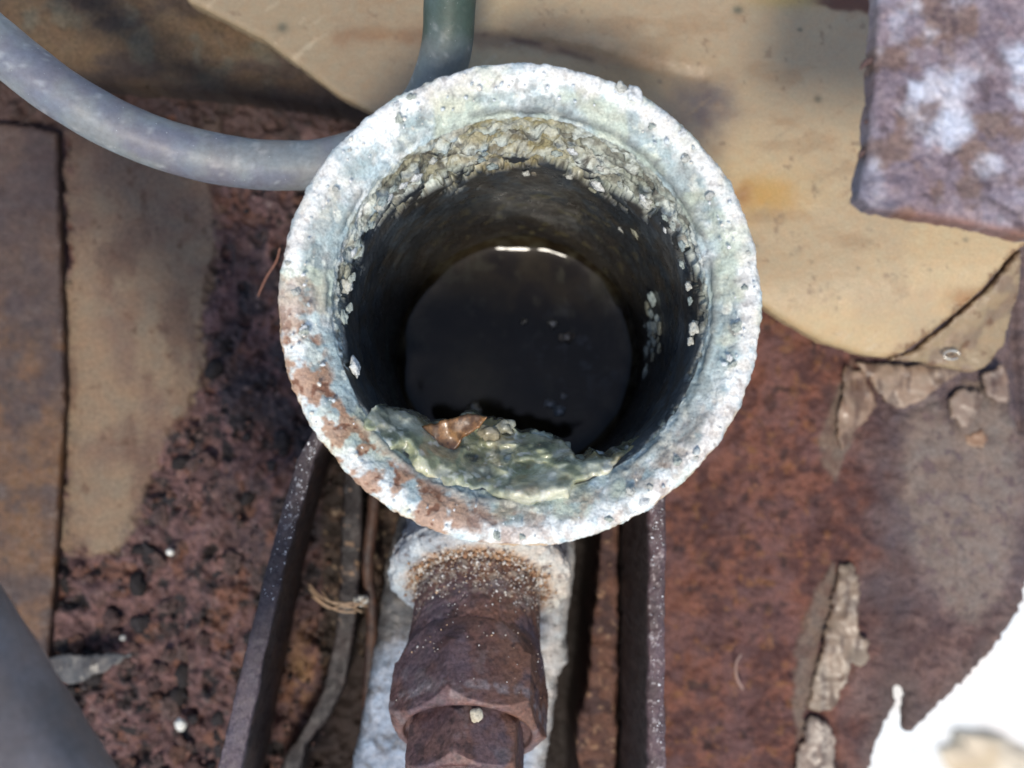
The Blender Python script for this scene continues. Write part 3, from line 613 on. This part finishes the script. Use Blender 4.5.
def boss_col(V, S, Rk, T):
    n1 = fbm(V, 4, 4, 311); n2 = fbm(V, 1.4, 4, 312)
    c_ = mix((.50, .54, .56), (.34, .37, .40), sst(-.4, .6, n1+.4*n2)); c_ = mix(c_, (.60, .55, .47), .8*sst(-.1, .4, np.cos(T-R(10))+.3*n1))  # warm pale right side: light painted onto the boss
    c_ = mix(c_, (.42, .24, .12), .8*sst(13, 10.4, Rk+.9*n2)); c_ = mix(c_, (.20, .10, .06), .7*sst(.2, .7, n2)*sst(14, 11, Rk))
    return mix(c_, (.14, .11, .10), .8*sst(.45, .75, n2))
lathe_ax('casting_boss', [(-16, 12.5), (-6, 13.6), (-2.5, 15.2), (-.9, 15.1), (-.1, 14.3), (.1, 12.8), (.2, 10.5), (.2, 8)], M_alu, pipe, boss_col, amp=(.45, 2.5, .22, .7))

# ------------------------------------------------------------------ rusted fitting
fit = empty('hex_fitting', BO, 'brown rusted hexagonal metal fitting screwed in below the pipe mouth', 'pipe fitting')
def fcol(V, S, Rk, T):
    n1 = fbm(V, 4, 4, 321); n2 = fbm(V, 1.5, 4, 322); n3 = fbm(V, .8, 3, 323)
    c_ = mix((.115, .064, .066), (.17, .094, .085), sst(-.4, .6, n1)); c_ = mix(c_, (.20, .10, .065), .8*sst(-.1, .8, np.cos(T-R(5))+.2*n1))  # right side redder and lighter, its lit tone painted in
    c_ = mix(c_, (.06, .038, .038), .7*sst(.15, .7, n2)); top = sst(7.5, 1.5, S+2.6*n2)
    c_ = mix(c_, (.27, .14, .075), .8*top*sst(-.3, .4, n3+.3*n2)); c_ = mix(c_, (.58, .50, .40), .75*sst(11, 1, S+2*n2)*sst(.15, .5, fbm(V, .9, 3, 324)))
    c_ = mix(c_, (.13, .10, .125), .55*sst(.0, .6, fbm(V, 5, 4, 326))*sst(3, 8, S)); c_ = mix(c_, (.31, .265, .275), .75*(sst(21.5, 22.8, S)*(1-sst(23.2, 23.9, S))+sst(30.3, 31.4, S)*(1-sst(32, 32.7, S)))*(Rk > 9.9)*sst(-.4, .4, n2))  # pale bands on the hex edges: wear with a painted highlight
    return mix(c_, (.22, .185, .19), .4*sst(.3, .7, fbm(V, 3, 4, 325)))
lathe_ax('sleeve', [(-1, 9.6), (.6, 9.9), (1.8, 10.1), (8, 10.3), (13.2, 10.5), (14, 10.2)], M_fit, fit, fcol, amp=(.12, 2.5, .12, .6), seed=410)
HA = R(43)
def hexr(th, inr): a_ = np.mod(th-HA, R(60))-R(30); return inr/np.cos(a_)
def hexf(pr, Rk, th):
    h = hexr(th, 10.75)[None]*np.ones((len(pr), 1)); return np.minimum(h, Rk)
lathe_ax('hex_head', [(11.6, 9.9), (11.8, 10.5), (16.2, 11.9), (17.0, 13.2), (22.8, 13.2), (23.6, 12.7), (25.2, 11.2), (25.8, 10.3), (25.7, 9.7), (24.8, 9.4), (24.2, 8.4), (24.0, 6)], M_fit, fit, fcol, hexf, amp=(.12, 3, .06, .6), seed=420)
def hexf2(pr, Rk, th):
    a_ = np.mod(th-R(38), R(60))-R(30); return np.minimum((7.95/np.cos(a_))[None]*np.ones((len(pr), 1)), Rk)
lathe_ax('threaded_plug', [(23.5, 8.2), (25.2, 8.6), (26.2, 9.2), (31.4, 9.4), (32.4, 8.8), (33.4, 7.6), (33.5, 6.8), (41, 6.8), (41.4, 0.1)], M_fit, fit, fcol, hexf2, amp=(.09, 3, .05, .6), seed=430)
# grit sprinkled on the fitting
N = 800; S = rng.gamma(1.6, 3.2, N)+.4; S = np.clip(S, .5, 23); T = R(90)+rng.normal(0, .75, N); rad = np.where(S < 13, 10.15, np.minimum(11.6, hexr(T, 10.75)))
pos = BO+AX*S[:, None]+(U*np.cos(T)[:, None]+W*np.sin(T)[:, None])*(rad+.1)[:, None]
tag(lumps('sandy_grit', pos, rng.gamma(2, .028, N)+.035, M_crust, fit, np.array([(.75, .70, .62), (.6, .42, .28), (.8, .8, .78)])[rng.integers(0, 3, N)], 1), kind='stuff')
# collar of crumbly deposit where the fitting enters the boss
N = 700; T = rng.uniform(R(-20), R(200), N); rr_ = 10.2+rng.gamma(1.3, .6, N); pos = BO+AX*(.3+rng.uniform(0, .8, N))[:, None]+(U*np.cos(T)[:, None]+W*np.sin(T)[:, None])*rr_[:, None]
tag(lumps('rusty_crumbs', pos, rng.gamma(2, .05, N)+.06, M_crust, pipe, np.array([(.55, .50, .43), (.42, .26, .15), (.30, .17, .10), (.66, .62, .56)])[rng.integers(0, 4, N)], 1), kind='stuff')

def pebble(px, py, z, s, colr, label, seed, grp=None):
    v = ICO3[0].copy(); v = v*(1+.3*fbm(v*3, 2, 3, seed))[:, None]*np.array(s); o = obj('pebble', v+P(px, py, z), ICO3[1], M_crust, None, np.tile(colr, (len(v), 1)))
    return tag(o, label, 'pebble', grp)
pp = BO+AX*26.8+W*9.2+U*1.6; ppx = 512+pp[0]*F/(CAMZ-pp[2]); ppy = 384-pp[1]*F/(CAMZ-pp[2])
pebble(ppx, ppy, pp[2], (.85, 1.0, .8), (.55, .5, .38), 'small cream pebble lying on the rusted hex fitting', 501)
pebble(170, 552, -73, (.75, .65, .5), (.75, .74, .68), 'tiny white pebble at the lower edge of the beige patch on the left', 502)
pebble(181, 725, -73, (1.1, 1.2, .8), (.7, .7, .64), 'white angular pebble near the bottom left on crumbling rust', 503)
pebble(361, 600, -60, (1.4, 1.0, .8), (.55, .55, .52), 'pale crumb held in the straw wisp inside the channel', 504)
pebble(123, 638, -72.6, (.6, .5, .4), (.4, .4, .37), 'tiny grey pebble just above the dark grey curled flake', 505)

# ------------------------------------------------------------------ inside the pipe
NW = 220; MW = 60; rw = 1-(1-np.linspace(0.0, 1, MW))**1.6; rw[0] = .001; tw = np.arange(NW)/NW*2*np.pi; Rw = rw[:, None]*21.4*np.ones(NW)
mt = 1.25+.45*fbm(cyl(15+0*Rw, tw[None]*np.ones((MW, 1)), 0*Rw), 5, 2, 57)
WZ = -57.5
Zw = WZ+1.3*mt*np.exp(-(21.4-Rw)/(.9*np.clip(mt, .4, 2)))+.03*fbm(cyl(Rw, tw[None]*np.ones((MW, 1)), 0*Rw), 6, 2, 5)
Vw = cyl(Rw, tw[None]*np.ones((MW, 1)), Zw); I = np.arange(MW*NW).reshape(MW, NW); J = np.roll(I, -1, 1); q = np.stack([I[:-1], I[1:], J[1:], J[:-1]], -1).reshape(-1, 4)
mw = mat('murky_water', .06, 0, .0, 1, .25, 2.5, rvar=.02, spec=.17, hue=.2)
Vw[..., 1] += lean(WZ)
mn = fbm(Vw, 6, 4, 601); cw = mix((.011, .008, .005), (.021, .016, .009), sst(-.4, .6, mn)); wx_ = Vw[..., 0]-PC[0]; wy_ = Vw[..., 1]-PC[1]-lean(WZ)
cw = mix(cw, (.11, .085, .045), .75*np.exp(-((np.hypot(wx_+8, (wy_+4.5))+1.6*mn)/4.6)**2)); cw = mix(cw, (.035, .032, .022), .7*sst(.3, .9, fbm(Vw, 2.0, 5, 603)+.5*sst(15, 21, Rw)))
cw = mix(cw, (.07, .08, .095), .8*sst(.1, .6, fbm(Vw, 3, 4, 602))*np.exp(-(np.hypot(wx_-12, wy_-1)/7)**2))
tag(obj('water', Vw.reshape(-1, 3), q, mw, None, cw.reshape(-1, 3), origin=(PC[0], PC[1]-5.3, -58)), kind='structure')
# sediment on the bottom, seen through the water
# sludge caught on the lower wall
arc = [(520+199*math.cos(R(a_)), 307+199*math.sin(R(a_))) for a_ in (38, 50, 62, 74, 86, 98, 110, 122, 134, 146)]
slp = [(376, 404), (392, 410), (408, 416), (424, 424), (446, 420), (470, 417), (492, 419), (508, 427), (530, 430), (548, 436), (565, 444), (577, 458), (584, 462), (596, 452), (612, 456), (630, 452), (648, 438), (662, 424), (676, 408)]+arc
def sl_z(px, py): rr2 = np.hypot(px-520, py-308); return -14+10.2*sst(105, 188, rr2)
def sl_col(V, px, py):
    n1 = fbm(V, 4, 4, 341); n2 = fbm(V, 1.4, 4, 342)
    c_ = mix((.37, .39, .24), (.62, .62, .47), sst(-.4, .5, n1)); c_ = mix(c_, (.14, .175, .14), .75*sst(.05, .6, fbm(V, 2.6, 4, 343)))
    c_ = mix(c_, (.42, .34, .17), .7*sst(.2, .7, fbm(V, 3.4, 4, 344))); c_ = mix(c_, (.78, .78, .66), .85*sst(.35, .7, n2)); c_ = mix(c_, (.62, .60, .42), .8*np.exp(-(np.hypot(px-434, py-468)/16)**2)*sst(-.4, .2, n2))
    c_ = mix(c_, (.05, .06, .065), .9*np.exp(-(np.hypot(px-474, (py-460)*1.4)/8)**2)); c_ = mix(c_, (.27, .17, .06), .7*np.exp(-(np.hypot((px-530)*.5, py-486)/6)**2))
    return c_
slg = empty('sludge_heap', P(520, 460, -15), 'heap of pale green slimy sludge caught inside the lower lip of the pipe', 'sludge')
sheet('sludge_body', slp, 1.0, sl_z, lambda V, px, py: 3.0*fbm(V, 5, 2, 351)+.45*fbm(V, 1.7, 2, 352)-1.0*np.abs(fbm(V, 3.2, 2, 353))-2.0*np.exp(-(np.hypot(px-474, (py-460)*1.3)/9)**2)+.5*(1-worley(V, 2.2, 6)[0]), sl_col, M_slime, slg, thick=9, rag=4.5, ragsize=2.6, bev=2.6)
M_orange = mat('wet_orange_flake', .45, 0, .3, .6, .4, .5, coat=.25)
sheet('rust_flake', [(398, 438), (412, 428), (434, 424), (452, 419), (470, 415), (488, 417), (476, 430), (462, 440), (452, 452), (436, 456), (414, 448)], .8, lambda px, py: -8.9+.03*(px-435), lambda V, px, py: .6*fbm(V, 3, 2, 361),
      two((.24, .12, .045), (.10, .05, .022), 1.1, 6), M_orange, slg, thick=.9, rag=2.2, ragsize=1.8, bev=.4)
for px, py, z, s, cc in ((505, 428, -12.2, 1.0, (.34, .34, .27)), (538, 440, -12.6, 1.3, (.26, .30, .24)), (560, 452, -12, 1.3, (.33, .36, .30)), (430, 468, -6, 1.4, (.55, .55, .42)), (415, 455, -8, 1.0, (.42, .46, .43)), (600, 458, -11, .9, (.36, .42, .42)),
                        (486, 434, -11.6, 1.1, (.30, .27, .19)), (520, 462, -8.5, 1.4, (.32, .36, .3)), (550, 478, -6.5, 1.3, (.38, .42, .38)), (500, 488, -4.5, 1.0, (.45, .5, .48)), (628, 455, -8, 1.0, (.30, .34, .33)), (580, 468, -9, 1.1, (.30, .34, .29)), (458, 480, -6, 1.0, (.45, .47, .4))):
    v = ICO3[0]*(1+.6*fbm(ICO3[0]*3, 2.4, 4, int(px)))[:, None]*s*np.array([1.3, 1.0, .8])
    obj('sludge_lump', v+P(px, py, z-.9), ICO3[1], M_slime, slg, mix(cc, np.array(cc)*.6, sst(0, .7, fbm(v, .8, 3, 9))))
M_wet = mat('wet_scraps', .12, 0, .4, 1.0, .35, .5, coat=1)
# wet scraps lying on the ledge and in the water, the pale ones with glints painted in
for px, py, z, s, cc, lb in ((553, 325, WZ, .75, (.10, .105, .10), 'small wet dark scrap near the middle of the water'), (566, 338, WZ, 1.0, (.16, .15, .14), 'wet brown grey scrap just right of the middle of the water'),
                         (550, 404, WZ, .75, (.30, .33, .36), 'wet crumb with a painted glint above the right end of the sludge'), (560, 411, WZ, 1.0, (.30, .35, .40), 'larger crumb with a painted glint floating nearest the right end of the sludge'), (564, 396, WZ, .5, (.45, .48, .5), 'tiniest speck with a painted glint on the water above the two glistening crumbs'),
                         (524, 322, WZ, .5, (.06, .06, .055), 'tiny black crumb left of the wet scraps on the water'), (475, 410, WZ+.2, 1.1, (.28, .26, .2), 'wet bead with a painted glint between the tan murk and the sludge')):
    v = ICO3[0]*(1+.55*fbm(ICO3[0]*3, 1.6, 4, int(px)))[:, None]*s*np.array([1.2, 1, .6])
    tag(obj('wet_scrap', v+P(px, py, z), ICO3[1], M_wet, None, mix(cc, np.array(cc)*.5, sst(0, .7, fbm(v, .8, 3, 9)))), lb, 'wet scrap')

# ------------------------------------------------------------------ hoses, bracket, fibres
def hose_col(V):
    n = fbm(V, 6, 4, 371); c_ = mix((.20, .222, .235), (.145, .152, .19), sst(-.4, .5, n)); c_ = mix(c_, (.20, .23, .225), sst(-30, -15, V[:, 0]))
    c_ = mix(c_, (.10, .13, .14), .7*sst(-17, -12, V[:, 0])*sst(35, 42, V[:, 1])); c_ = mix(c_, (.5, .52, .52), .3*sst(.6, .8, fbm(V, 1.2, 3, 372)))
    return mix(c_, (.03, .06, .045), .85*sst(-18, -14, V[:, 0])*sst(46, 54, V[:, 1]+6*n))
hp = [(-120, -70, -22), (-50, 2, -22), (0, 46, -22), (60, 93, -23), (130, 132, -25), (200, 155, -27), (265, 165, -29), (325, 163, -31), (385, 143, -32), (425, 105, -30), (445, 55, -26), (450, 0, -22), (452, -60, -18)]
o = tube('rubber_hose', [P(*p) for p in hp], 3.75, M_hose, None, 40, hose_col, disp=.07, n=16, dsize=4)
tag(o, 'dusty grey rubber hose looping from the top left behind the pipe mouth', 'hose')
o = tube('grey_tube', [P(-101-162*1.2, 670-252*1.2, 24), P(-101, 670, 24), P(4, 833, 24), P(110, 996, 24)], 12, M_hose, None, 64, lambda V: mix((.16, .14, .14), (.22, .195, .20), sst(-.4, .5, fbm(V, 5, 4, 381))), disp=.1, n=16, dsize=3)
tag(o, 'thick blurred grey tube crossing the bottom left corner close to the lens', 'tube')

br = empty('rusted_bracket', P(945, 110, 18), 'mottled purple grey rusted plate hanging in the top right corner', 'bracket')
def br_col(V, px, py):
    n = fbm(V, 5, 5, 391); n2 = fbm(V, 1.8, 4, 392); c_ = mix((.185, .14, .16), (.27, .225, .255), sst(-.4, .6, n))
    c_ = mix(c_, (.16, .10, .075), .8*sst(0, .6, fbm(V, 3.5, 4, 393))); c_ = mix(c_, (.085, .055, .06), .7*sst(.3, .7, n2))
    wm = sst(.0, 1.1, fbm(V, 4, 4, 394)+.9*np.exp(-(np.hypot(px-985, (py-55))/22)**2)+.6*np.exp(-(np.hypot(px-960, py-130)/25)**2)+.7*np.exp(-(np.hypot(px-1020, py-95)/18)**2)-.15)  # blue-white patches: zinc with sky gloss painted into the colour
    c_ = mix(c_, (.58, .60, .68), .8*wm); c_ = mix(c_, (.20, .085, .05), .7*np.exp(-(line_d(px, py, [(880, 212), (960, 222), (1024, 236)])/7)**2)); c_ = mix(c_, (.05, .03, .035), .7*np.exp(-(line_d(px, py+3*n2, [(985, 198), (1010, 212), (1020, 216)])/4)**2))
    return mix(c_, (.12, .125, .165), .6*np.exp(-(line_d(px, py, [(868, 160), (868, 205), (890, 208)])/9)**2))
sheet('plate', [(878, -60), (880, 0), (876, 50), (874, 100), (869, 150), (864, 178), (862, 197), (870, 208), (900, 213), (960, 222), (1024, 236), (1120, 254), (1120, -60)], 1.3, flat(18), lambda V, px, py: .35*fbm(V, 3, 4, 395)+.12*fbm(V, 1, 3, 396), br_col, mat('zinc_gloss_rust', .55, .1, .7, .7, .35, .6, rvar=.2, bump2=.4), br, thick=2.8, rag=1.4, ragsize=1.5, bev=.7)
for pts in ([(874, 60), (866, 63), (860, 70)], [(868, 150), (862, 153), (859, 158)], [(872, 118), (868, 122), (864, 121)]):
    tube('burr', [P(x, y, 16.5) for x, y in pts], (.5, .35, .12), M_rustdark, br, 8, lambda V: np.tile((.09, .05, .045), (len(V), 1)), disp=.1, n=6, dsize=.8)

def fibre(pts, r_, colr, label, z=None):
    o = tube('fibre', [P(*p) for p in pts], r_, M_fibre, None, 8, lambda V: np.tile(colr, (len(V), 1)), n=8); return tag(o, label, 'fibre')
fibre([(280, 248, -45), (276, 262, -47), (266, 278, -49), (258, 296, -51)], .14, (.28, .13, .09), 'thin reddish hair sticking out left of the pipe mouth')
fibre([(741, 654, -72), (736, 664, -71.5), (737, 678, -71.5), (743, 689, -73)], .2, (.38, .25, .2), 'short curled pale hair on the red rust right of the right rail')
ws = empty('straw_wisp', P(335, 602, -61), 'wisp of dry straw fibres caught in the channel beside the left rail', 'straw wisp')
for pts in ([(309, 584, -60), (320, 596, -59), (336, 604, -59), (352, 607, -59), (366, 599, -59)], [(309, 588, -60), (322, 602, -59), (340, 611, -59), (356, 612, -59)], [(312, 596, -60), (330, 608, -59), (350, 603, -58), (368, 606, -60)], [(322, 590, -60), (330, 601, -58), (345, 604, -58), (362, 612, -60)]):
    tube('straw', [P(*p) for p in pts], .2, M_fibre, ws, 8, lambda V: np.tile((.34, .24, .16), (len(V), 1)), n=8)
# beige stone down on the bright ground
kk = (CAMZ-GZ)/F
v = ICO3[0]*(1+.7*fbm(ICO3[0]*2, 2, 4, 77))[:, None]*np.array([46, 18, 7]); v = v@np.array([[.9, -.3, 0], [.3, .9, 0], [0, 0, 1.]])
o = obj('ground_stone', v+P(995, 757, GZ+3), ICO3[1], M_concrete, None, mix((.70, .62, .48), (.50, .40, .26), sst(-.3, .6, fbm(v, 20, 4, 78)))); tag(o, 'blurred tan stone lying on the bright ground at the bottom right corner', 'stone')
